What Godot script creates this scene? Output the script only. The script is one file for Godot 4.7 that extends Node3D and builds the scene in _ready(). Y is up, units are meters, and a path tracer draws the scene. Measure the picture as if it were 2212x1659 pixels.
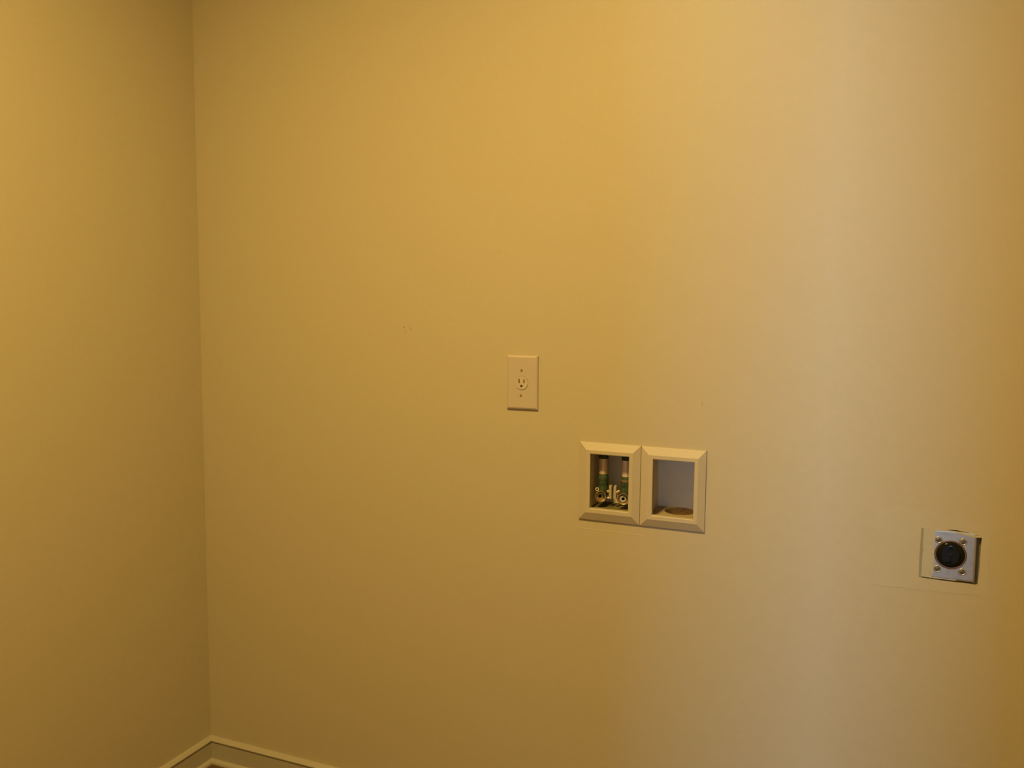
extends Node3D

# Corner of an empty laundry room. Metres, y up. The back wall is the plane z = 0 and the left
# wall the plane x = 0; the floor is y = 0 and the room lies towards +z.

const ROOM_W := 2.45
const ROOM_D := 2.5
const ROOM_H := 2.44
const HALL_END := 9.0
const DOOR_X0 := 1.087
const DOOR_X1 := 1.887

var M := {}
var taken := {}

# ------------------------------------------------------------------ small helpers
func lin(r: float, g: float, b: float) -> Color:
	return Color(r, g, b).linear_to_srgb()

func mat(c: Color, rough := 0.6, metal := 0.0, spec := 0.5) -> StandardMaterial3D:
	var m := StandardMaterial3D.new()
	m.albedo_color = c
	m.roughness = rough
	m.metallic = metal
	m.metallic_specular = spec
	return m

func noise_image(seed_value: int, freq: float, octaves: int, size := 512) -> Image:
	var n := FastNoiseLite.new()
	n.seed = seed_value
	n.noise_type = FastNoiseLite.TYPE_SIMPLEX_SMOOTH
	n.frequency = freq
	n.fractal_octaves = octaves
	return n.get_seamless_image(size, size)

# colours given in sRGB are mixed by a noise value, so that a surface is blotchy and not flat
func blotch(seed_value: int, freq: float, octaves: int, stops: Array, size := 256) -> ImageTexture:
	var src := noise_image(seed_value, freq, octaves, size)
	var im := Image.create(size, size, false, Image.FORMAT_RGB8)
	for y in size:
		for x in size:
			var v := src.get_pixel(x, y).r * (stops.size() - 1)
			var k := clampi(int(v), 0, stops.size() - 2)
			var a: Color = stops[k]
			var b: Color = stops[k + 1]
			im.set_pixel(x, y, a.lerp(b, clampf(v - k, 0.0, 1.0)))
	return ImageTexture.create_from_image(im)

func relief(seed_value: int, freq: float, octaves: int, strength: float, size := 512) -> ImageTexture:
	var im := noise_image(seed_value, freq, octaves, size)
	im.convert(Image.FORMAT_RGBA8)
	im.bump_map_to_normal_map(strength)
	return ImageTexture.create_from_image(im)

func triplanar(m: StandardMaterial3D, per_metre: float, world := true) -> void:
	m.uv1_triplanar = true
	m.uv1_world_triplanar = world
	m.uv1_scale = Vector3.ONE * per_metre

func numbered(called: String) -> String:
	if not taken.has(called):
		taken[called] = 0
		return called
	taken[called] += 1
	return "%s_%03d" % [called, taken[called]]

func tag(o: Node3D, label: String, category: String, group := "", kind := "") -> Node3D:
	o.set_meta("label", label)
	o.set_meta("category", category)
	if group:
		o.set_meta("group", group)
	if kind:
		o.set_meta("kind", kind)
	return o

func thing(called: String, at: Vector3, label: String, category: String, group := "", kind := "") -> Node3D:
	var o := Node3D.new()
	o.name = numbered(called)
	add_child(o)
	o.position = at
	tag(o, label, category, group, kind)
	return o

func begin() -> SurfaceTool:
	var st := SurfaceTool.new()
	st.begin(Mesh.PRIMITIVE_TRIANGLES)
	st.set_smooth_group(-1)
	return st

func build(st: SurfaceTool, called: String, m: Material, parent: Node3D = null) -> MeshInstance3D:
	st.generate_normals()
	var o := MeshInstance3D.new()
	o.mesh = st.commit()
	o.material_override = m
	o.cast_shadow = GeometryInstance3D.SHADOW_CASTING_SETTING_ON
	if parent:
		o.name = called
		parent.add_child(o, true)
	else:
		o.name = numbered(called)
		add_child(o)
	return o

func tri(st: SurfaceTool, a: Vector3, b: Vector3, c: Vector3, out: Vector3) -> void:
	if (c - a).cross(b - a).dot(out) < 0.0:
		var s := b
		b = c
		c = s
	st.add_vertex(a)
	st.add_vertex(b)
	st.add_vertex(c)

func quad(st: SurfaceTool, a: Vector3, b: Vector3, c: Vector3, d: Vector3, out: Vector3) -> void:
	tri(st, a, b, c, out)
	tri(st, a, c, d, out)

func bx(st: SurfaceTool, lo: Vector3, hi: Vector3) -> void:
	for ax in 3:
		var u := (ax + 1) % 3
		var v := (ax + 2) % 3
		for s in 2:
			var p := []
			for k in [[0, 0], [1, 0], [1, 1], [0, 1]]:
				var q := Vector3.ZERO
				q[ax] = hi[ax] if s == 1 else lo[ax]
				q[u] = hi[u] if k[0] == 1 else lo[u]
				q[v] = hi[v] if k[1] == 1 else lo[v]
				p.append(q)
			var out := Vector3.ZERO
			out[ax] = 1.0 if s == 1 else -1.0
			quad(st, p[0], p[1], p[2], p[3], out)

# A run of rectangles [x0, x1, y0, y1, z] joined by flat bands: plates, mitred frames, box linings.
# inward turns the surface round; cap closes the last rectangle.
func rect_loops(st: SurfaceTool, loops: Array, cap := true, inward := false) -> void:
	for i in loops.size() - 1:
		var a: Array = loops[i]
		var b: Array = loops[i + 1]
		var ca := [Vector3(a[0], a[2], a[4]), Vector3(a[1], a[2], a[4]), Vector3(a[1], a[3], a[4]), Vector3(a[0], a[3], a[4])]
		var cb := [Vector3(b[0], b[2], b[4]), Vector3(b[1], b[2], b[4]), Vector3(b[1], b[3], b[4]), Vector3(b[0], b[3], b[4])]
		var sides := [Vector3.DOWN, Vector3.RIGHT, Vector3.UP, Vector3.LEFT]
		for k in 4:
			var j := (k + 1) % 4
			var e: Vector3 = ca[j] - ca[k]
			var w: Vector3 = cb[k] - ca[k]
			if w.length() < 1e-7:
				continue
			var out: Vector3 = e.cross(w)
			var side: Vector3 = sides[k]
			if absf(out.normalized().dot(side)) > 0.2:
				if (out.dot(side) < 0.0) != inward:
					out = -out
			elif out.z < 0.0:
				out = -out
			quad(st, ca[k], ca[j], cb[j], cb[k], out)
	if cap:
		var c: Array = loops[-1]
		quad(st, Vector3(c[0], c[2], c[4]), Vector3(c[1], c[2], c[4]), Vector3(c[1], c[3], c[4]), Vector3(c[0], c[3], c[4]), Vector3.BACK)

# A profile of [radius, height] turned about an axis; going up the profile faces outwards. soft rounds it over the rings too.
func lathe(st: SurfaceTool, prof: Array, at: Vector3, axis: Vector3, segs := 28, soft := false, squash := Vector2.ONE) -> void:
	var up := axis.normalized()
	var ux := up.cross(Vector3.FORWARD if absf(up.z) < 0.9 else Vector3.UP).normalized()
	var uz := ux.cross(up).normalized()
	for i in prof.size() - 1:
		st.set_smooth_group(1 if soft else i + 1)
		var r0: float = prof[i][0]
		var h0: float = prof[i][1]
		var r1: float = prof[i + 1][0]
		var h1: float = prof[i + 1][1]
		for k in segs:
			var p := []
			for q in [[k, r0, h0], [k + 1, r0, h0], [k + 1, r1, h1], [k, r1, h1]]:
				var t: float = TAU * (int(q[0]) % segs) / segs
				p.append(at + (ux * cos(t) * squash.x + uz * sin(t) * squash.y) * float(q[1]) + up * float(q[2]))
			var tm: float = TAU * (k + 0.5) / segs
			var out := (ux * cos(tm) + uz * sin(tm)) * (h1 - h0) + up * (r0 - r1)
			if r0 < 1e-6:
				tri(st, p[0], p[2], p[3], out)
			elif r1 < 1e-6:
				tri(st, p[0], p[1], p[2], out)
			else:
				quad(st, p[0], p[1], p[2], p[3], out)
	st.set_smooth_group(-1)

func tube(st: SurfaceTool, a: Vector3, b: Vector3, r: float, segs := 20) -> void:
	lathe(st, [[0, 0], [r, 0], [r, (b - a).length()], [0, (b - a).length()]], a, b - a, segs)

func torus(st: SurfaceTool, at: Vector3, axis: Vector3, big: float, small: float, segs := 28) -> void:
	var p := []
	for k in 13:
		var t := TAU * k / 12.0
		p.append([big + small * cos(t), small * sin(t)])
	lathe(st, p, at, axis, segs, true)

# An outline in the x-y plane with thickness from z0 to z1
func plate(st: SurfaceTool, pts: PackedVector2Array, z0: float, z1: float) -> void:
	var ids := Geometry2D.triangulate_polygon(pts)
	for k in range(0, ids.size(), 3):
		for z in [z0, z1]:
			var p := []
			for j in 3:
				p.append(Vector3(pts[ids[k + j]].x, pts[ids[k + j]].y, z))
			tri(st, p[0], p[1], p[2], Vector3.BACK if z == z1 else Vector3.FORWARD)
	var turn := 1.0 if Geometry2D.is_polygon_clockwise(pts) else -1.0
	for k in pts.size():
		var a := pts[k]
		var b := pts[(k + 1) % pts.size()]
		var n := Vector2(-(b - a).y, (b - a).x) * turn
		quad(st, Vector3(a.x, a.y, z0), Vector3(b.x, b.y, z0), Vector3(b.x, b.y, z1), Vector3(a.x, a.y, z1), Vector3(n.x, n.y, 0))

# A slab across x, y or z with rectangular openings [u0, u1, v0, v1]
func slab(st: SurfaceTool, lo: Vector3, hi: Vector3, ax: int, holes: Array) -> void:
	var u := (ax + 1) % 3
	var v := (ax + 2) % 3
	var us := [lo[u], hi[u]]
	var vs := [lo[v], hi[v]]
	for h in holes:
		us.append_array([h[0], h[1]])
		vs.append_array([h[2], h[3]])
	us.sort()
	vs.sort()
	for i in us.size() - 1:
		for j in vs.size() - 1:
			if us[i + 1] - us[i] < 1e-6 or vs[j + 1] - vs[j] < 1e-6:
				continue
			var inside := false
			var cu: float = (us[i] + us[i + 1]) / 2
			var cv: float = (vs[j] + vs[j + 1]) / 2
			for h in holes:
				if cu > h[0] and cu < h[1] and cv > h[2] and cv < h[3]:
					inside = true
			if inside:
				continue
			for s in 2:
				var p := []
				for k in [[i, j], [i + 1, j], [i + 1, j + 1], [i, j + 1]]:
					var q := Vector3.ZERO
					q[ax] = hi[ax] if s == 1 else lo[ax]
					q[u] = us[k[0]]
					q[v] = vs[k[1]]
					p.append(q)
				var out := Vector3.ZERO
				out[ax] = 1.0 if s == 1 else -1.0
				quad(st, p[0], p[1], p[2], p[3], out)
	# the rims of the openings and of the slab
	var rims := [[lo[u], hi[u], lo[v], hi[v], 1.0]]
	for h in holes:
		rims.append([h[0], h[1], h[2], h[3], -1.0])
	for r in rims:
		for side in [[0, 1], [1, 1], [2, 0], [3, 0]]:
			var p := []
			var out := Vector3.ZERO
			var along: int = u if side[0] >= 2 else v
			var across: int = v if side[0] >= 2 else u
			out[across] = (1.0 if side[0] % 2 == 1 else -1.0) * float(r[4])
			for k in [[0, lo[ax]], [1, lo[ax]], [1, hi[ax]], [0, hi[ax]]]:
				var q := Vector3.ZERO
				q[across] = r[side[0]]
				q[along] = r[(2 if along == v else 0) + int(k[0])]
				q[ax] = k[1]
				p.append(q)
			quad(st, p[0], p[1], p[2], p[3], out)

# ------------------------------------------------------------------ camera, light, exposure
func set_up_view() -> void:
	var cam := Camera3D.new()
	cam.name = "camera"
	add_child(cam)
	cam.position = Vector3(1.5704, 1.2087, 1.7034)
	cam.rotation = Vector3(-0.096787, 0.401112, 0.009017)
	cam.fov = 47.5916
	cam.near = 0.02
	cam.current = true

	var env := Environment.new()
	var sky := Sky.new()
	var sm := ProceduralSkyMaterial.new()
	sm.sky_top_color = Color(0.42, 0.58, 0.86)
	sm.sky_horizon_color = Color(0.75, 0.83, 0.93)
	sm.ground_bottom_color = Color(0.3, 0.3, 0.28)
	sm.ground_horizon_color = Color(0.6, 0.64, 0.66)
	sky.sky_material = sm
	env.background_mode = Environment.BG_SKY
	env.sky = sky
	env.tonemap_mode = Environment.TONE_MAPPER_LINEAR
	env.tonemap_exposure = 1.0
	env.sdfgi_enabled = true
	env.ssao_enabled = true
	env.ssil_enabled = true
	var we := WorldEnvironment.new()
	we.name = "world_environment"
	we.environment = env
	add_child(we)

	# area light standing in for daylight, set at the unseen hallway window
	var day := AreaLight3D.new()
	day.name = "window_daylight"
	day.area_size = Vector2(0.78, 1.3)
	day.area_normalize_energy = true
	day.light_color = lin(0.36, 0.59, 0.96)
	day.light_energy = 29.0
	day.shadow_enabled = true
	day.position = Vector3(2.47, 1.45, HALL_END - 0.03)
	add_child(day)

# ------------------------------------------------------------------ materials
func make_materials() -> void:
	var wall := mat(Color.WHITE, 0.5, 0.0, 0.45)
	wall.albedo_texture = blotch(11, 0.03, 4, [lin(0.442, 0.388, 0.246), lin(0.458, 0.398, 0.254), lin(0.450, 0.392, 0.246), lin(0.445, 0.394, 0.254)])
	wall.normal_enabled = true
	wall.normal_texture = relief(5, 0.05, 3, 3.0)
	wall.normal_scale = 0.05
	triplanar(wall, 3.0)
	M.wall = wall
	var patch := mat(Color.WHITE, 0.5)
	patch.albedo_texture = blotch(13, 0.02, 3, [lin(0.447, 0.398, 0.252), lin(0.462, 0.410, 0.262)])
	triplanar(patch, 4.0)
	M.patch = patch
	M.scuff = mat(lin(0.30, 0.20, 0.09), 0.8)
	M.ceiling = mat(lin(0.80, 0.78, 0.72), 0.9)
	var trim := mat(lin(0.37, 0.335, 0.235), 0.5)
	M.trim = trim
	var wood := mat(Color.WHITE, 0.45)
	wood.albedo_texture = blotch(21, 0.03, 4, [lin(0.09, 0.045, 0.016), lin(0.15, 0.075, 0.028)])
	wood.uv1_scale = Vector3(1.0, 1.0, 6.0)
	triplanar(wood, 2.0)
	M.floor = wood
	M.hall = mat(lin(0.60, 0.50, 0.36), 0.8)
	M.door = mat(lin(0.70, 0.67, 0.60), 0.5)
	M.brass = mat(lin(0.60, 0.42, 0.17), 0.3, 1.0)
	M.ivory = mat(lin(0.45, 0.385, 0.285), 0.45)
	M.ivory_face = mat(lin(0.475, 0.41, 0.29), 0.4)
	M.slot_shade = mat(lin(0.03, 0.015, 0.006), 0.8)  # near-black colour standing in for the shade inside slots
	M.ivory_screw = mat(lin(0.27, 0.215, 0.13), 0.5)
	M.frame = mat(lin(0.455, 0.395, 0.265), 0.55)
	var lining := mat(Color.WHITE, 0.5)
	lining.albedo_texture = blotch(31, 0.015, 4, [lin(0.66, 0.555, 0.350), lin(0.72, 0.605, 0.385), lin(0.69, 0.570, 0.355)])
	triplanar(lining, 6.0)
	M.lining = lining
	var pipe_brown := mat(Color.WHITE, 0.75)
	pipe_brown.albedo_texture = blotch(61, 0.03, 4, [lin(0.075, 0.042, 0.015), lin(0.19, 0.115, 0.045), lin(0.11, 0.060, 0.022), lin(0.24, 0.15, 0.06)])
	triplanar(pipe_brown, 14.0)
	M.pipe_brown = pipe_brown  # blotchy dark brown for the drain pipe
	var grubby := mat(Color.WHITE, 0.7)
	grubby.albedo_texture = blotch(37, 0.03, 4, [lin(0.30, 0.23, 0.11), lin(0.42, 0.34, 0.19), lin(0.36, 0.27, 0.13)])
	triplanar(grubby, 8.0)
	M.grubby = grubby
	var verdigris := mat(Color.WHITE, 0.75, 0.0)
	verdigris.albedo_texture = blotch(41, 0.03, 4, [lin(0.022, 0.022, 0.006), lin(0.026, 0.042, 0.010), lin(0.045, 0.080, 0.030), lin(0.042, 0.036, 0.010)])
	triplanar(verdigris, 18.0)
	M.verdigris = verdigris
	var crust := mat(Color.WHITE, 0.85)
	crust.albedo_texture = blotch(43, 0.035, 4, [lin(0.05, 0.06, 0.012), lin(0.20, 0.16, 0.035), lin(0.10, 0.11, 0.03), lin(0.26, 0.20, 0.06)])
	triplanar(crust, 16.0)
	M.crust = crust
	M.copper = mat(lin(0.72, 0.57, 0.36), 0.32, 0.25)
	var old_brass := mat(Color.WHITE, 0.42, 0.7)
	old_brass.albedo_texture = blotch(47, 0.03, 3, [lin(0.26, 0.17, 0.06), lin(0.40, 0.28, 0.13), lin(0.25, 0.20, 0.08)])
	triplanar(old_brass, 22.0)
	M.old_brass = old_brass
	M.knob = mat(lin(0.44, 0.40, 0.25), 0.5, 0.2)
	M.washer = mat(lin(0.52, 0.46, 0.33), 0.5)
	M.grit = mat(lin(0.34, 0.24, 0.08), 0.95)
	var zinc := mat(Color.WHITE, 0.36, 0.85)
	zinc.albedo_texture = blotch(53, 0.02, 4, [lin(0.41, 0.375, 0.305), lin(0.49, 0.45, 0.37), lin(0.45, 0.41, 0.335)])
	triplanar(zinc, 9.0)
	M.zinc = zinc
	var smear := mat(Color.WHITE, 0.55)
	smear.albedo_texture = blotch(59, 0.025, 4, [lin(0.36, 0.36, 0.27), lin(0.44, 0.415, 0.29), lin(0.39, 0.385, 0.285)])
	triplanar(smear, 12.0)
	M.smear = smear
	M.bronze = mat(lin(0.15, 0.145, 0.115), 0.45, 0.5)
	M.black = mat(lin(0.010, 0.010, 0.006), 0.14, 0.0, 0.22)
	M.brown_rim = mat(lin(0.13, 0.06, 0.02), 0.4)
	M.gap = mat(lin(0.17, 0.145, 0.075), 0.9)
	M.groove = mat(lin(0.27, 0.26, 0.175), 0.8)
	var glow := mat(lin(0.9, 0.85, 0.7), 0.4)
	glow.emission_enabled = true
	glow.emission = lin(1.0, 0.675, 0.225)
	glow.emission_energy_multiplier = 3.0
	M.glow = glow
	var pane := mat(Color(0.9, 0.95, 1.0, 0.08), 0.03)
	pane.transparency = BaseMaterial3D.TRANSPARENCY_ALPHA
	M.pane = pane

# ------------------------------------------------------------------ the room
const SUPPLY := [1.0036, 1.1334, 0.7536, 0.9172]        # outer edges of the two plumbing frames on the wall
const DRAIN := [1.1340, 1.2648, 0.7536, 0.9172]
const SUPPLY_IN := [1.0290, 1.1110, 0.7799, 0.8938]     # their openings
const DRAIN_IN := [1.1602, 1.2432, 0.7790, 0.8930]
const CUT := [1.6400, 1.7580, 0.7020, 0.8140]           # rough cut-out round the range-type socket

func make_room() -> void:
	var st := begin()
	slab(st, Vector3(-0.12, 0, -0.14), Vector3(ROOM_W + 0.12, ROOM_H, 0), 2, [
		[SUPPLY[0] + 0.008, SUPPLY[1] - 0.008, SUPPLY[2] + 0.008, SUPPLY[3] - 0.008],
		[DRAIN[0] + 0.008, DRAIN[1] - 0.008, DRAIN[2] + 0.008, DRAIN[3] - 0.008],
		CUT])
	var wb := build(st, "wall_back", M.wall)
	tag(wb, "cream painted wall with outlet and washer boxes set into it", "wall", "", "structure")
	st = begin()
	slab(st, Vector3(-0.12, 0, 0), Vector3(0, ROOM_H, ROOM_D), 0, [])
	tag(build(st, "wall_left", M.wall), "bare cream painted side wall meeting the corner", "wall", "", "structure")
	st = begin()
	slab(st, Vector3(ROOM_W, 0, 0), Vector3(ROOM_W + 0.12, ROOM_H, ROOM_D), 0, [])
	tag(build(st, "wall_right", M.wall), "cream side wall beyond the metal dryer socket", "wall", "", "structure")
	st = begin()
	slab(st, Vector3(-0.12, 0, ROOM_D), Vector3(ROOM_W + 0.92, ROOM_H, ROOM_D + 0.12), 2, [[DOOR_X0, DOOR_X1, -0.001, 2.04]])
	tag(build(st, "wall_front", M.wall), "cream wall with the doorway to the hallway", "wall", "", "structure")
	st = begin()
	bx(st, Vector3(-0.12, -0.1, -0.14), Vector3(ROOM_W + 0.92, 0, HALL_END + 0.12))
	tag(build(st, "floor", M.floor), "dark brown floor below the white baseboard", "floor", "", "structure")
	st = begin()
	bx(st, Vector3(-0.12, ROOM_H, -0.14), Vector3(ROOM_W + 0.92, ROOM_H + 0.1, HALL_END + 0.12))
	tag(build(st, "ceiling", M.ceiling), "flat white ceiling carrying the round lamp", "ceiling", "", "structure")
	# hallway behind the doorway
	st = begin()
	slab(st, Vector3(0.5, 0, ROOM_D + 0.12), Vector3(0.62, ROOM_H, HALL_END), 0, [])
	tag(build(st, "wall_hall_left", M.hall), "tan hallway wall on the hinge side of the door", "wall", "", "structure")
	st = begin()
	slab(st, Vector3(ROOM_W + 0.8, 0, ROOM_D + 0.12), Vector3(ROOM_W + 0.92, ROOM_H, HALL_END), 0, [])
	tag(build(st, "wall_hall_right", M.hall), "tan hallway wall opposite the hinge side", "wall", "", "structure")
	st = begin()
	slab(st, Vector3(0.5, 0, HALL_END), Vector3(ROOM_W + 0.92, ROOM_H, HALL_END + 0.12), 2, [[2.08, 2.86, 0.8, 2.1]])
	tag(build(st, "wall_hall_end", M.hall), "tan hallway end wall with the narrow window", "wall", "", "structure")
	var win := thing("window_1", Vector3(2.47, 0.8, HALL_END + 0.06), "unseen narrow window at the far end of the hallway, sized to shape the daylight band", "window", "", "structure")  # unseen window, its width chosen for the soft edges of the daylight
	st = begin()
	for s in [[-0.39, -0.35, 0.0, 1.3], [0.35, 0.39, 0.0, 1.3], [-0.35, 0.35, 0.0, 0.04], [-0.35, 0.35, 1.26, 1.3]]:
		bx(st, Vector3(s[0], s[2], -0.03), Vector3(s[1], s[3], 0.03))
	build(st, "window_frame", M.trim, win)
	st = begin()
	bx(st, Vector3(-0.35, 0.04, -0.003), Vector3(0.35, 1.26, 0.003))
	build(st, "pane", M.pane, win)
	# unseen door, set ajar so its edge shapes the band of daylight
	var door := thing("door_1", Vector3(DOOR_X0 + 0.002, 0.01, ROOM_D + 0.125), "unseen white flush door, set ajar into the hallway to shape the daylight band", "door", "", "structure")
	door.rotation.y = -deg_to_rad(40.5)
	st = begin()
	bx(st, Vector3(0, 0, 0), Vector3(0.79, 2.02, 0.035))
	build(st, "door_leaf", M.door, door)
	for s in [-1, 1]:
		st = begin()
		lathe(st, [[0, 0], [0.026, 0], [0.026, 0.004], [0.010, 0.010], [0.010, 0.03], [0.026, 0.042], [0.028, 0.055], [0.018, 0.066], [0, 0.068]], Vector3(0.73, 0.95, 0.035 if s > 0 else 0.0), Vector3(0, 0, s), 24, true)
		build(st, "door_knob", M.brass, door)

func baseboard(called: String, length: float, at: Vector3, turn: float, label: String, mitre0: bool, mitre1: bool) -> void:
	# profile: [distance from wall, height]
	var prof := [[0.0, 0.0667], [0.0040, 0.0667], [0.0075, 0.0650], [0.0105, 0.0620], [0.0130, 0.0595], [0.0130, 0.0575], [0.0100, 0.0560], [0.0100, 0.0]]
	var shoe := [[0.0100, 0.0105], [0.0125, 0.0102], [0.0155, 0.0090], [0.0178, 0.0068], [0.0195, 0.0040], [0.0200, 0.0]]
	var root := thing(called, at, label, "baseboard", "", "structure")
	root.rotation.y = turn
	for part in [[prof, "board"], [shoe, "shoe_moulding"]]:
		var st := begin()
		var pr: Array = part[0]
		for k in pr.size() - 1:
			var a: Array = pr[k]
			var b: Array = pr[k + 1]
			var x0a: float = a[0] if mitre0 else 0.0
			var x0b: float = b[0] if mitre0 else 0.0
			var x1a: float = length - (a[0] if mitre1 else 0.0)
			var x1b: float = length - (b[0] if mitre1 else 0.0)
			quad(st, Vector3(x0a, a[1], a[0]), Vector3(x1a, a[1], a[0]), Vector3(x1b, b[1], b[0]), Vector3(x0b, b[1], b[0]), Vector3(0, b[0] - a[0] + 1e-5, a[1] - b[1] + 1e-5))
		for side in 2:   # closed ends
			for k in range(1, pr.size() - 1):
				var p := []
				for j in [0, k, k + 1]:
					var d: float = pr[j][0]
					var x: float = (d if mitre0 else 0.0) if side == 0 else length - (d if mitre1 else 0.0)
					p.append(Vector3(x, pr[j][1], d))
				tri(st, p[0], p[1], p[2], Vector3.LEFT if side == 0 else Vector3.RIGHT)
		build(st, part[1], M.trim, root)

func wobble_outline(corners: Array, amount: float, step: float, seed_value: int) -> PackedVector2Array:
	var rng := RandomNumberGenerator.new()
	rng.seed = seed_value
	var out := PackedVector2Array()
	for k in corners.size():
		var a: Vector2 = corners[k]
		var b: Vector2 = corners[(k + 1) % corners.size()]
		var n: int = maxi(1, int(a.distance_to(b) / step))
		for j in n:
			out.append(a.lerp(b, float(j) / n) + Vector2(rng.randf_range(-1, 1), rng.randf_range(-1, 1)) * amount)
	return out

# ------------------------------------------------------------------ things on the wall
func make_outlet() -> void:
	var o := thing("electrical_outlet", Vector3(0.8734, 1.0338, 0), "ivory single-socket outlet plate with two slots on the cream wall", "outlet")
	o.rotation.z = 0.006
	var w := 0.0352
	var h := 0.0573
	var st := begin()
	rect_loops(st, [[-w, w, -h, h, 0.0003], [-w, w, -h, h, 0.0028], [-w + 0.0008, w - 0.0008, -h + 0.0008, h - 0.0008, 0.0044], [-w + 0.0034, w - 0.0034, -h + 0.0034, h - 0.0034, 0.0058], [-w + 0.0050, w - 0.0050, -h + 0.0050, h - 0.0050, 0.0060]])
	build(st, "cover_plate", M.ivory, o)
	# the round socket stands a little proud of the plate in a thin gap
	var c := Vector3(-0.0005, -0.0008, 0.0055)
	st = begin()
	lathe(st, [[0.0149, 0.0], [0.0149, 0.0006], [0.0142, 0.0006]], c, Vector3.BACK, 40)
	build(st, "socket_gap", M.ivory_screw, o)
	var face := CSGCombiner3D.new()
	face.name = "socket_face"
	var cyl := CSGCylinder3D.new()
	cyl.radius = 0.0141
	cyl.height = 0.004
	cyl.sides = 40
	cyl.rotation.x = PI / 2
	cyl.position = c + Vector3(0, 0, -0.0002)
	face.add_child(cyl)
	var cuts := [[-0.0056, 0.0040, 0.0024, 0.0094], [0.0056, 0.0036, 0.0024, 0.0082]]
	for k in cuts:
		var b := CSGBox3D.new()
		b.operation = CSGShape3D.OPERATION_SUBTRACTION
		b.size = Vector3(k[2], k[3], 0.0032)
		b.position = c + Vector3(k[0], k[1], 0.0018)
		face.add_child(b)
	var g := CSGPolygon3D.new()
	g.operation = CSGShape3D.OPERATION_SUBTRACTION
	var gp := PackedVector2Array()
	for k in 13:
		var t := PI * k / 12.0
		gp.append(Vector2(cos(t), sin(t)) * 0.0025 + Vector2(-0.0003, -0.0062))
	gp.append(Vector2(-0.0028, -0.0092))
	gp.append(Vector2(0.0022, -0.0092))
	g.polygon = gp
	g.depth = 0.003
	g.position = c + Vector3(0, 0, 0.0032)
	face.add_child(g)
	face.material_override = M.ivory_face
	o.add_child(face, true)
	for k in [[-0.0056, 0.0040, 0.0023, 0.0093], [0.0056, 0.0036, 0.0023, 0.0081], [-0.0003, -0.0065, 0.0046, 0.0048]]:
		st = begin()
		bx(st, c + Vector3(k[0] - k[2] / 2, k[1] - k[3] / 2, 0.00030), c + Vector3(k[0] + k[2] / 2, k[1] + k[3] / 2, 0.00110))
		build(st, "contact_slot_shade", M.slot_shade, o)  # dark fill paints the shade of the opening, almost flush with the face
	for s in [[-0.0010, 0.0258], [-0.0024, -0.0276]]:
		st = begin()
		lathe(st, [[0.0029, 0], [0.0029, 0.0003], [0.0024, 0.0008], [0, 0.0010]], Vector3(s[0], s[1], 0.0060), Vector3.BACK, 20)
		var sc := build(st, "screw", M.ivory_screw, o)
		st = begin()
		bx(st, Vector3(s[0] - 0.0004, s[1] - 0.0022, 0.0068), Vector3(s[0] + 0.0004, s[1] + 0.0022, 0.0071))
		build(st, "screw_slot", M.slot_shade, sc)

# frame and lining of a plumbing box; o is the outer rectangle, n the opening
func plumbing_frame(root: Node3D, o: Array, n: Array, base: Vector3) -> void:
	var a := [o[0] - base.x, o[1] - base.x, o[2] - base.y, o[3] - base.y]
	var b := [n[0] - base.x, n[1] - base.x, n[2] - base.y, n[3] - base.y]
	var st := begin()
	var f := func(t: float, z: float) -> Array:
		return [lerpf(a[0], b[0], t), lerpf(a[1], b[1], t), lerpf(a[2], b[2], t), lerpf(a[3], b[3], t), z]
	rect_loops(st, [f.call(0.0, 0.0004), f.call(0.0, 0.0030), f.call(0.03, 0.0040), f.call(0.60, 0.0105), f.call(0.66, 0.0112), f.call(0.94, 0.0112), f.call(1.0, 0.0104), f.call(1.0, 0.0)], false)
	build(st, "frame", M.frame, root)

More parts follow.
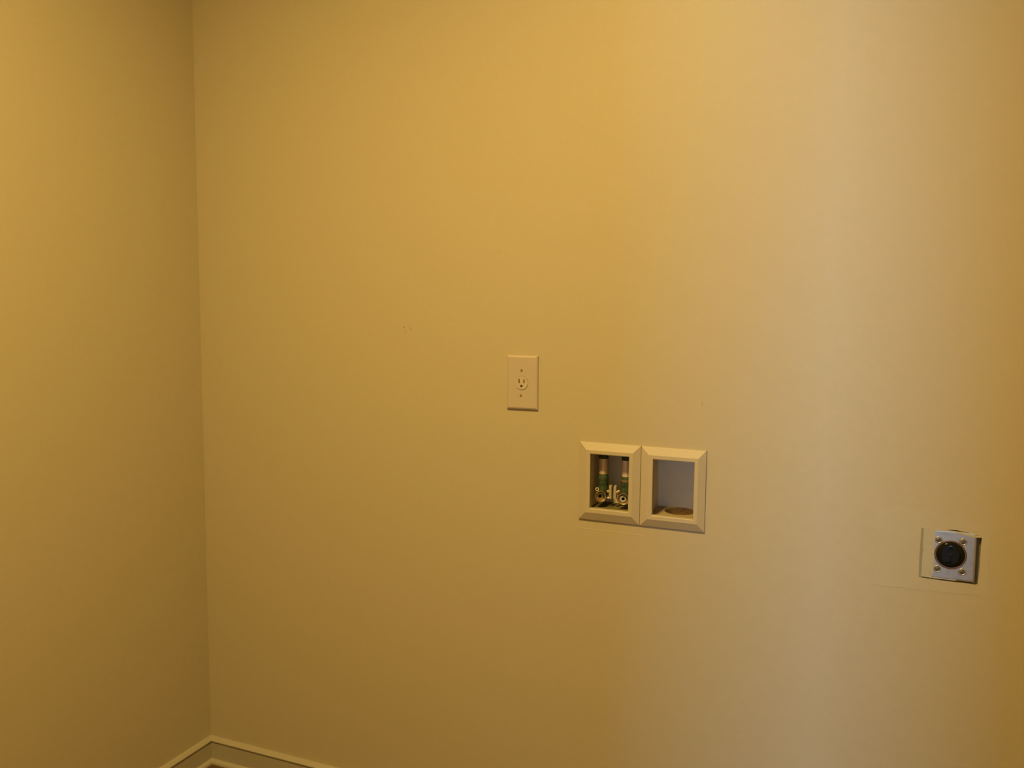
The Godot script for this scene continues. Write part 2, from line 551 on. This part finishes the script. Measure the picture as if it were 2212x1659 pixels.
func lining_box(root: Node3D, n: Array, base: Vector3, depth: float, flare: float, m: Material, floor_hole: bool) -> void:
	var x0: float = n[0] - base.x - flare
	var x1: float = n[1] - base.x + flare
	var y0: float = n[2] - base.y - 0.004
	var y1: float = n[3] - base.y + 0.004
	var st := begin()
	var step := lerpf(y0, y1, 0.44) if floor_hole else y0
	bx(st, Vector3(x0 - 0.002, step, -depth - 0.002), Vector3(x1 + 0.002, y1 + 0.002, -depth + (0.007 if floor_hole else 0.0)))
	bx(st, Vector3(x0 - 0.002, y0 - 0.002, -depth - 0.002), Vector3(x1 + 0.002, step, -depth))
	build(st, "back_panel", m, root)
	for s in [[x0 - 0.002, x0, y0, y1, "side_panel"], [x1, x1 + 0.002, y0, y1, "side_panel"], [x0 - 0.002, x1 + 0.002, y1, y1 + 0.002, "top_panel"]]:
		st = begin()
		bx(st, Vector3(s[0], s[2], -depth), Vector3(s[1], s[3], 0.0))
		build(st, s[4], m, root)
	st = begin()
	if not floor_hole:
		bx(st, Vector3(x0 - 0.002, y0 - 0.002, -depth), Vector3(x1 + 0.002, y0, 0.0))
		build(st, "floor_panel", M.crust, root)
		return
	# floor with a round drain hole, a raised collar and the standpipe below it
	var c := Vector3((x0 + x1) / 2, y0, -depth * 0.66)
	var r := 0.0305
	var n_seg := 40
	var inner := []
	var outer := []
	for k in n_seg:
		var t := TAU * k / n_seg
		var dir := Vector2(cos(t), sin(t))
		inner.append(c + Vector3(dir.x, 0, dir.y) * r)
		var s := 1e9
		if absf(dir.x) > 1e-6:
			s = minf(s, ((x1 if dir.x > 0 else x0) - c.x) / dir.x)
		if absf(dir.y) > 1e-6:
			s = minf(s, ((0.0 if dir.y > 0 else -depth) - c.z) / dir.y)
		outer.append(c + Vector3(dir.x, 0, dir.y) * s)
	for k in n_seg:
		var j := (k + 1) % n_seg
		quad(st, inner[k], inner[j], outer[j], outer[k], Vector3.UP)
	for corner in [Vector3(x0, y0, -depth), Vector3(x1, y0, -depth), Vector3(x0, y0, 0), Vector3(x1, y0, 0)]:
		var best := 0
		for k in n_seg:
			if outer[k].distance_to(corner) + outer[(k + 1) % n_seg].distance_to(corner) < outer[best].distance_to(corner) + outer[(best + 1) % n_seg].distance_to(corner):
				best = k
		tri(st, outer[best], outer[(best + 1) % n_seg], corner, Vector3.UP)
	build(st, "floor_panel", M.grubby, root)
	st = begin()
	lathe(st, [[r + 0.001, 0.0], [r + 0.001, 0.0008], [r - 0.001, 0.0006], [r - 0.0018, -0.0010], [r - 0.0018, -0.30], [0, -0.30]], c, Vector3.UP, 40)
	build(st, "drain_pipe", M.pipe_brown, root)

func make_supply_box() -> void:
	var base := Vector3((SUPPLY[0] + SUPPLY[1]) / 2, SUPPLY[2], 0)
	var root := thing("washer_supply_box", base, "cream framed recessed wall box holding two corroded water valves", "wall box")
	plumbing_frame(root, SUPPLY, SUPPLY_IN, base)
	lining_box(root, SUPPLY_IN, base, 0.078, 0.006, M.lining, false)

func make_drain_box() -> void:
	var base := Vector3((DRAIN[0] + DRAIN[1]) / 2, DRAIN[2], 0)
	var root := thing("washer_drain_box", base, "cream framed recessed wall box, empty with a dark drain hole", "wall box")
	plumbing_frame(root, DRAIN, DRAIN_IN, base)
	lining_box(root, DRAIN_IN, base, 0.094, 0.012, M.lining, true)
	# crumbs of old plaster on the sill in front of the hole
	var rng := RandomNumberGenerator.new()
	rng.seed = 7
	var st := begin()
	for k in 260:
		var p := Vector3(rng.randf_range(DRAIN_IN[0] + 0.004, DRAIN_IN[1] - 0.004), DRAIN_IN[2] - 0.004, rng.randf_range(-0.016, -0.001))
		var s := rng.randf_range(0.0005, 0.0014)
		var t := rng.randf() * TAU
		var a := []
		for j in 4:
			a.append(p + Vector3(cos(t + j * PI / 2), 0.35, sin(t + j * PI / 2)) * s)
		for j in 4:
			var m: Vector3 = (a[j] + a[(j + 1) % 4]) / 2 - p
			tri(st, a[j], a[(j + 1) % 4], p + Vector3(0, s * 1.3, 0), m + Vector3.UP * s)
			tri(st, a[j], a[(j + 1) % 4], p, m - Vector3.UP * s)
	tag(build(st, "grit", M.grit), "yellowish grit scattered on the sill of the drain box", "grit", "", "stuff")

# a flat lever with rounded ends and a grooved front
func lever(st: SurfaceTool, at: Vector3, half: float, width: float, thick: float) -> void:
	var pts := PackedVector2Array()
	for k in 9:
		var t := PI * k / 8.0
		pts.append(Vector2(at.x + cos(t) * width / 2, at.y + half - width / 2 + sin(t) * width / 2))
	for k in 9:
		var t := PI + PI * k / 8.0
		pts.append(Vector2(at.x + cos(t) * width / 2, at.y - half + width / 2 + sin(t) * width / 2))
	plate(st, pts, at.z - thick / 2, at.z + thick / 2)
	for k in 5:
		var y := at.y - half * 0.6 + half * 1.2 * k / 4.0
		bx(st, Vector3(at.x - width * 0.36, y - 0.0012, at.z + thick / 2), Vector3(at.x + width * 0.36, y + 0.0012, at.z + thick / 2 + 0.0008))

# a washing-machine stop valve; side +1 carries its knob towards +x, -1 towards -x
func make_valve(x: float, side: int, spout_dir: Vector3, spout_at: Vector3, label: String) -> void:
	var z := -0.034
	var root := thing("water_valve", Vector3(x, 0.7925, z), label, "valve", "valves in the washer supply box")
	var y := 0.7900
	var drop := 0.0 if side > 0 else 0.0017
	var st := begin()
	tube(st, Vector3(0, 0.876 - y, 0), Vector3(0, 0.8948 - y, 0), 0.0098, 24)
	build(st, "pipe_nut", M.verdigris, root)
	st = begin()
	lathe(st, [[0, 0.8430 - y - drop], [0.0086, 0.8430 - y - drop], [0.0094, 0.8440 - y - drop], [0.0094, 0.8792 - y - drop], [0.0086, 0.8802 - y - drop], [0, 0.8802 - y - drop]], Vector3.ZERO, Vector3.UP, 28, false)
	build(st, "pipe_sleeve", M.copper, root)
	st = begin()
	lathe(st, [[0, 0.7985 - y], [0.0080, 0.7985 - y], [0.0105, 0.8020 - y], [0.0115, 0.8080 - y], [0.0108, 0.8160 - y], [0.0098, 0.8200 - y], [0.0104, 0.8215 - y], [0.0104, 0.8330 - y], [0.0096, 0.8345 - y], [0.0096, 0.8430 - y - drop], [0, 0.8430 - y - drop]], Vector3.ZERO, Vector3.UP, 24, true)
	build(st, "valve_body", M.verdigris, root)
	st = begin()
	lathe(st, [[0.0098, 0.8308 - y], [0.0116, 0.8312 - y], [0.0116, 0.8352 - y], [0.0098, 0.8356 - y]], Vector3.ZERO, Vector3.UP, 8)
	build(st, "union_nut", M.old_brass if side < 0 else M.verdigris, root)
	# spout: neck, flared threaded cup, hollow
	var tip := spout_at - root.position
	var d := spout_dir.normalized()
	st = begin()
	var root_at := Vector3(0, 0.8060 - y, 0)
	var reach := tip - d * 0.006 - root_at
	lathe(st, [[0, 0], [0.0085, 0], [0.0085, reach.length()]], root_at, reach, 20)
	build(st, "spout_neck", M.verdigris, root)
	st = begin()
	lathe(st, [[0.0078, -0.0080], [0.0092, -0.0080], [0.0104, -0.0050], [0.0118, -0.0040], [0.0122, -0.0010], [0.0114, 0.0], [0.0096, -0.0008], [0.0086, -0.0045], [0.0038, -0.0052], [0.0036, -0.0180], [0, -0.0182]], tip, d, 32)
	var cup := build(st, "hose_spout", M.old_brass, root)
	st = begin()
	if side < 0:
		lathe(st, [[0.0062, -0.0048], [0.0062, -0.0022], [0.0054, -0.0014], [0.0036, -0.0018], [0.0036, -0.0045]], tip, d, 28)
		build(st, "washer_ring", M.washer, cup)
	else:
		torus(st, tip + Vector3(-0.0092, 0.0138, -0.004), Vector3(0.6, 0.2, 0.8), 0.0030, 0.0011, 20)
		build(st, "tether_ring", M.copper, root)
	# stem and lever, seen edge-on between the two valves
	var kx: float = 0.0176 * side if side > 0 else -0.0216
	st = begin()
	tube(st, Vector3(0.007 * side, 0.8065 - y, 0.002), Vector3(kx, 0.8065 - y, 0.002), 0.0042, 16)
	build(st, "stem", M.old_brass, root)
	st = begin()
	lever(st, Vector3(kx, 0.8068 - y, 0.003), 0.0150, 0.0058, 0.007)
	build(st, "lever_handle", M.knob, root)
	st = begin()
	var bolt_at := Vector3(0.0142, -0.0085 + 0.8030 - y, 0.0085) if side > 0 else Vector3(-0.0125, 0.8115 - y, 0.0105)
	lathe(st, [[0.0026, -0.003], [0.0026, 0.0006], [0.0016, 0.0016], [0, 0.0018]], bolt_at, Vector3(0.2, 0.2, 1), 12, true)
	build(st, "packing_bolt", M.copper, root)

# ------------------------------------------------------------------ dryer socket in its patched cut-out
func make_dryer_socket(wall: Node3D) -> void:
	# repaired plaster closing the rough cut-out round the metal plate; its opening is uneven
	var hole := PackedVector2Array([
		Vector2(1.6512, 0.7148), Vector2(1.6640, 0.7142), Vector2(1.6790, 0.7140), Vector2(1.7000, 0.7136), Vector2(1.7200, 0.7130), Vector2(1.7370, 0.7128), Vector2(1.7462, 0.7118),
		Vector2(1.7470, 0.7300), Vector2(1.7476, 0.7480), Vector2(1.7474, 0.7660), Vector2(1.7478, 0.7850), Vector2(1.7484, 0.7990),
		Vector2(1.7360, 0.7978), Vector2(1.7270, 0.7990), Vector2(1.7180, 0.8010), Vector2(1.7090, 0.8034), Vector2(1.7000, 0.8042), Vector2(1.6880, 0.8040), Vector2(1.6740, 0.8034), Vector2(1.6620, 0.8026), Vector2(1.6516, 0.8060),
		Vector2(1.6512, 0.7850), Vector2(1.6508, 0.7600), Vector2(1.6510, 0.7350)])
	var crack := PackedVector2Array([
		Vector2(1.6900, 0.8066), Vector2(1.6990, 0.8078), Vector2(1.7090, 0.8080), Vector2(1.7190, 0.8066), Vector2(1.7290, 0.8050), Vector2(1.7400, 0.8030), Vector2(1.7440, 0.8022),
		Vector2(1.7390, 0.8022), Vector2(1.7280, 0.8032), Vector2(1.7180, 0.8044), Vector2(1.7080, 0.8058), Vector2(1.6990, 0.8062)])
	var outer := wobble_outline([Vector2(1.5790, 0.6900), Vector2(1.7630, 0.6940), Vector2(1.7625, 0.8190), Vector2(1.6300, 0.8420), Vector2(1.5730, 0.8300), Vector2(1.5840, 0.7600)], 0.0022, 0.011, 3)
	var patch := CSGCombiner3D.new()
	patch.name = "plaster_patch"
	var body := CSGPolygon3D.new()
	body.polygon = outer
	body.depth = 0.0010
	body.position.z = 0.0003
	patch.add_child(body)
	var thick := CSGBox3D.new()
	thick.size = Vector3(CUT[1] - CUT[0] + 0.0006, CUT[3] - CUT[2] + 0.0006, 0.0130)
	thick.position = Vector3((CUT[0] + CUT[1]) / 2, (CUT[2] + CUT[3]) / 2, -0.0062)
	patch.add_child(thick)
	for p in [hole, crack]:
		var cut := CSGPolygon3D.new()
		cut.operation = CSGShape3D.OPERATION_SUBTRACTION
		cut.polygon = p
		cut.depth = 0.04
		cut.position.z = 0.02
		patch.add_child(cut)
	patch.material_override = M.patch
	wall.add_child(patch, true)
	var st := begin()
	bx(st, Vector3(CUT[0], CUT[2], -0.0400), Vector3(CUT[1], CUT[3], -0.0115))
	build(st, "backing", M.gap, wall)

	var c := Vector3(1.7005, 0.7622, 0)
	var root := thing("dryer_socket", Vector3(1.6980, 0.7590, -0.0008), "galvanized metal plate with a round black dryer socket, paint smeared over its edge", "socket")
	var b := root.position
	var x0 := 1.6532 - b.x
	var x1 := 1.7408 - b.x
	var y0 := 0.7162 - b.y
	var y1 := 0.8062 - b.y
	st = begin()
	rect_loops(st, [[x0, x1, y0, y1, -0.0110], [x0, x1, y0, y1, -0.0014], [x0 + 0.0006, x1 - 0.0006, y0 + 0.0006, y1 - 0.0006, -0.0002], [x0 + 0.0018, x1 - 0.0018, y0 + 0.0018, y1 - 0.0018, 0.0004], [x0 + 0.0032, x1 - 0.0032, y0 + 0.0032, y1 - 0.0032, 0.0006]])
	build(st, "metal_plate", M.zinc, root)
	# paint dragged over one side of the plate
	var pc: Array = []
	for q in [[1.6556, 0.7170], [1.6725, 0.7160], [1.6738, 0.7260], [1.6746, 0.7330], [1.6752, 0.7420], [1.6742, 0.7620], [1.6738, 0.7780], [1.6742, 0.7960], [1.6728, 0.8056], [1.6556, 0.8056]]:
		pc.append(Vector2(q[0] - b.x, q[1] - b.y))
	st = begin()
	plate(st, wobble_outline(pc, 0.0004, 0.004, 9), 0.0003, 0.0010)
	build(st, "paint_smear", M.smear, root)
	st = begin()
	bx(st, Vector3(1.6505 - b.x, 0.7150 - b.y, -0.0100), Vector3(1.6560 - b.x, 0.8050 - b.y, 0.0007))
	build(st, "paint_bead", M.groove, root)
	st = begin()
	tube(st, Vector3(1.6735 - b.x, 0.7170 - b.y, 0.0008), Vector3(1.7120 - b.x, 0.7168 - b.y, 0.0002), 0.0012, 12)
	build(st, "folded_edge", M.zinc, root)
	# the socket: brown rim, glossy black face with its slots
	var k := c - Vector3(b.x, b.y, 0)
	st = begin()
	lathe(st, [[0.0262, 0.0006], [0.0258, 0.0016], [0.0246, 0.0020], [0.0238, 0.0012], [0.0238, -0.002]], k, Vector3.BACK, 48)
	build(st, "socket_rim", M.brown_rim, root)
	var face := CSGCombiner3D.new()
	face.name = "socket_face"
	var dome := CSGMesh3D.new()
	var ds := begin()
	lathe(ds, [[0, -0.006], [0.0238, -0.006], [0.0238, -0.0004], [0.0233, 0.0010], [0.0224, 0.0022], [0.0210, 0.0033], [0.0192, 0.0042], [0.0172, 0.0047], [0.0155, 0.0049], [0.0140, 0.0049], [0, 0.0049]], k, Vector3.BACK, 48, true)
	ds.generate_normals()
	dome.mesh = ds.commit()
	face.add_child(dome)
	for s in [[-0.0145, 0.0005, 0.0026, 0.0088, 0.12], [0.0150, -0.0010, 0.0026, 0.0088, -0.12], [-0.0030, -0.0130, 0.0100, 0.0026, 0.0], [0.0006, -0.0105, 0.0026, 0.0070, 0.0], [-0.0005, 0.0120, 0.0062, 0.0058, 0.0]]:
		var cut := CSGBox3D.new()
		cut.operation = CSGShape3D.OPERATION_SUBTRACTION
		cut.size = Vector3(s[2], s[3], 0.008)
		cut.position = k + Vector3(s[0], s[1], 0.0056)
		cut.rotation.z = s[4]
		face.add_child(cut)
	face.material_override = M.black
	root.add_child(face, true)
	st = begin()
	lathe(st, [[0.0030, 0.0047], [0.0030, 0.0053], [0.0022, 0.0059], [0, 0.0060]], k + Vector3(0.0002, -0.0005, 0), Vector3.BACK, 20)
	build(st, "centre_screw", M.black, root)
	# four dimpled screws with bright raised lips
	for s in [[1.6800, 0.7868, 0.4], [1.7192, 0.7876, 1.1], [1.6803, 0.7340, 0.2], [1.7200, 0.7332, 0.8]]:
		var at := Vector3(s[0] - b.x, s[1] - b.y, 0.0006)
		st = begin()
		torus(st, at + Vector3(0.0004, 0.0004, 0.0003), Vector3.BACK, 0.0052, 0.0013, 28)
		var lip := build(st, "screw_lip", M.zinc, root)
		st = begin()
		lathe(st, [[0.0044, 0.0], [0.0042, 0.0007], [0.0028, 0.0014], [0, 0.0017]], at, Vector3(0.0, -0.06, 1), 24)
		build(st, "screw_head", M.bronze, lip)
		st = begin()
		var dir := Vector3(cos(s[2]), sin(s[2]), 0)
		var n := Vector3(-dir.y, dir.x, 0)
		var q := at + Vector3(0, 0, 0.00175)
		quad(st, q - dir * 0.0034 - n * 0.0005, q + dir * 0.0034 - n * 0.0005, q + dir * 0.0034 + n * 0.0005, q - dir * 0.0034 + n * 0.0005, Vector3.BACK)
		build(st, "screw_slot", M.slot_shade, lip)

# ------------------------------------------------------------------ lamp
func make_lamp() -> void:
	var at := Vector3(0.98, ROOM_H, 1.27)
	var root := thing("ceiling_light", at, "unseen round ceiling lamp with a warm glowing diffuser behind an added light-trimming rim", "lamp")
	var st := begin()
	lathe(st, [[0.160, -0.020], [0.160, -0.060], [0.163, -0.062], [0.166, -0.060], [0.168, -0.001], [0, -0.001]], Vector3.ZERO, Vector3.UP, 48)
	build(st, "added_lamp_rim", M.bronze, root)  # unseen rim, added to cut lamp light high on the walls
	st = begin()
	lathe(st, [[0, -0.026], [0.158, -0.026], [0.158, -0.012], [0, -0.012]], Vector3.ZERO, Vector3.UP, 48)
	build(st, "diffuser", M.glow, root)
	var l := AreaLight3D.new()
	l.name = "lamp_glow"
	l.light_color = lin(1.0, 0.675, 0.225)
	l.light_energy = 5.8
	l.area_size = Vector2(0.26, 0.26)
	l.area_normalize_energy = true
	l.area_range = 14.0
	l.shadow_enabled = true
	l.position = Vector3(0, -0.031, 0)
	l.rotation.x = -PI / 2
	root.add_child(l)

# small marks and paint ridges on the back wall
func make_wall_marks(wall: Node3D) -> void:
	var marks := [[0.5822, 1.1450, 0.5832, 1.1420, 0.0010], [0.5842, 1.1470, 0.5850, 1.1416, 0.0022], [0.5985, 1.1470, 0.6032, 1.1370, 0.0012], [0.5878, 1.1380, 0.5874, 1.1290, 0.0010], [1.2524, 1.0135, 1.2530, 1.0050, 0.0013]]
	for m in marks:
		var st := begin()
		var a := Vector2(m[0], m[1])
		var b := Vector2(m[2], m[3])
		var n := (b - a).orthogonal().normalized() * float(m[4])
		plate(st, PackedVector2Array([a, a.lerp(b, 0.4) + n * 0.6, b, a.lerp(b, 0.5) - n * 0.5]), -0.0002, 0.0002)
		build(st, "scuff_mark", M.scuff, wall)
	# ridges of old caulk and paint
	for m in [[1.0000, 0.7330, 1.1460, 0.7322, 0.0012], [0.8300, 0.9650, 0.8320, 0.9900, 0.0008], [0.9150, 1.0960, 0.9190, 1.0760, 0.0008], [0.8340, 0.9610, 0.8620, 0.9560, 0.0008]]:
		var st := begin()
		var a := Vector3(m[0], m[1], 0)
		var b := Vector3(m[2], m[3], 0)
		var n := (b - a).cross(Vector3.BACK).normalized() * float(m[4])
		var top := Vector3(0, 0, 0.0002)
		quad(st, a - n, b - n, b + top, a + top, Vector3.BACK)
		quad(st, a + n, b + n, b + top, a + top, Vector3.BACK)
		build(st, "paint_ridge", M.patch, wall)

func _ready() -> void:
	set_up_view()
	make_materials()
	make_room()
	var wall: Node3D = get_node("wall_back")
	baseboard("baseboard_back", ROOM_W, Vector3.ZERO, 0.0, "white moulded baseboard along the wall with the outlets", true, true)
	baseboard("baseboard_left", ROOM_D, Vector3(0, 0, ROOM_D), PI / 2, "white moulded baseboard along the bare side wall", true, true)
	baseboard("baseboard_right", ROOM_D, Vector3(ROOM_W, 0, 0), -PI / 2, "white moulded baseboard along the opposite side wall", true, true)
	make_lamp()
	make_supply_box()
	make_drain_box()
	make_valve(1.0441, 1, Vector3(0.50, 0.06, 0.86), Vector3(1.0450, 0.8007, -0.0150), "corroded green water valve with an open hollow spout in the wall box")
	make_valve(1.0934, -1, Vector3(0.20, 0.04, 1.0), Vector3(1.0926, 0.7995, -0.0170), "corroded green water valve with a pale washer ring in its spout")
	make_outlet()
	make_dryer_socket(wall)
	make_wall_marks(wall)
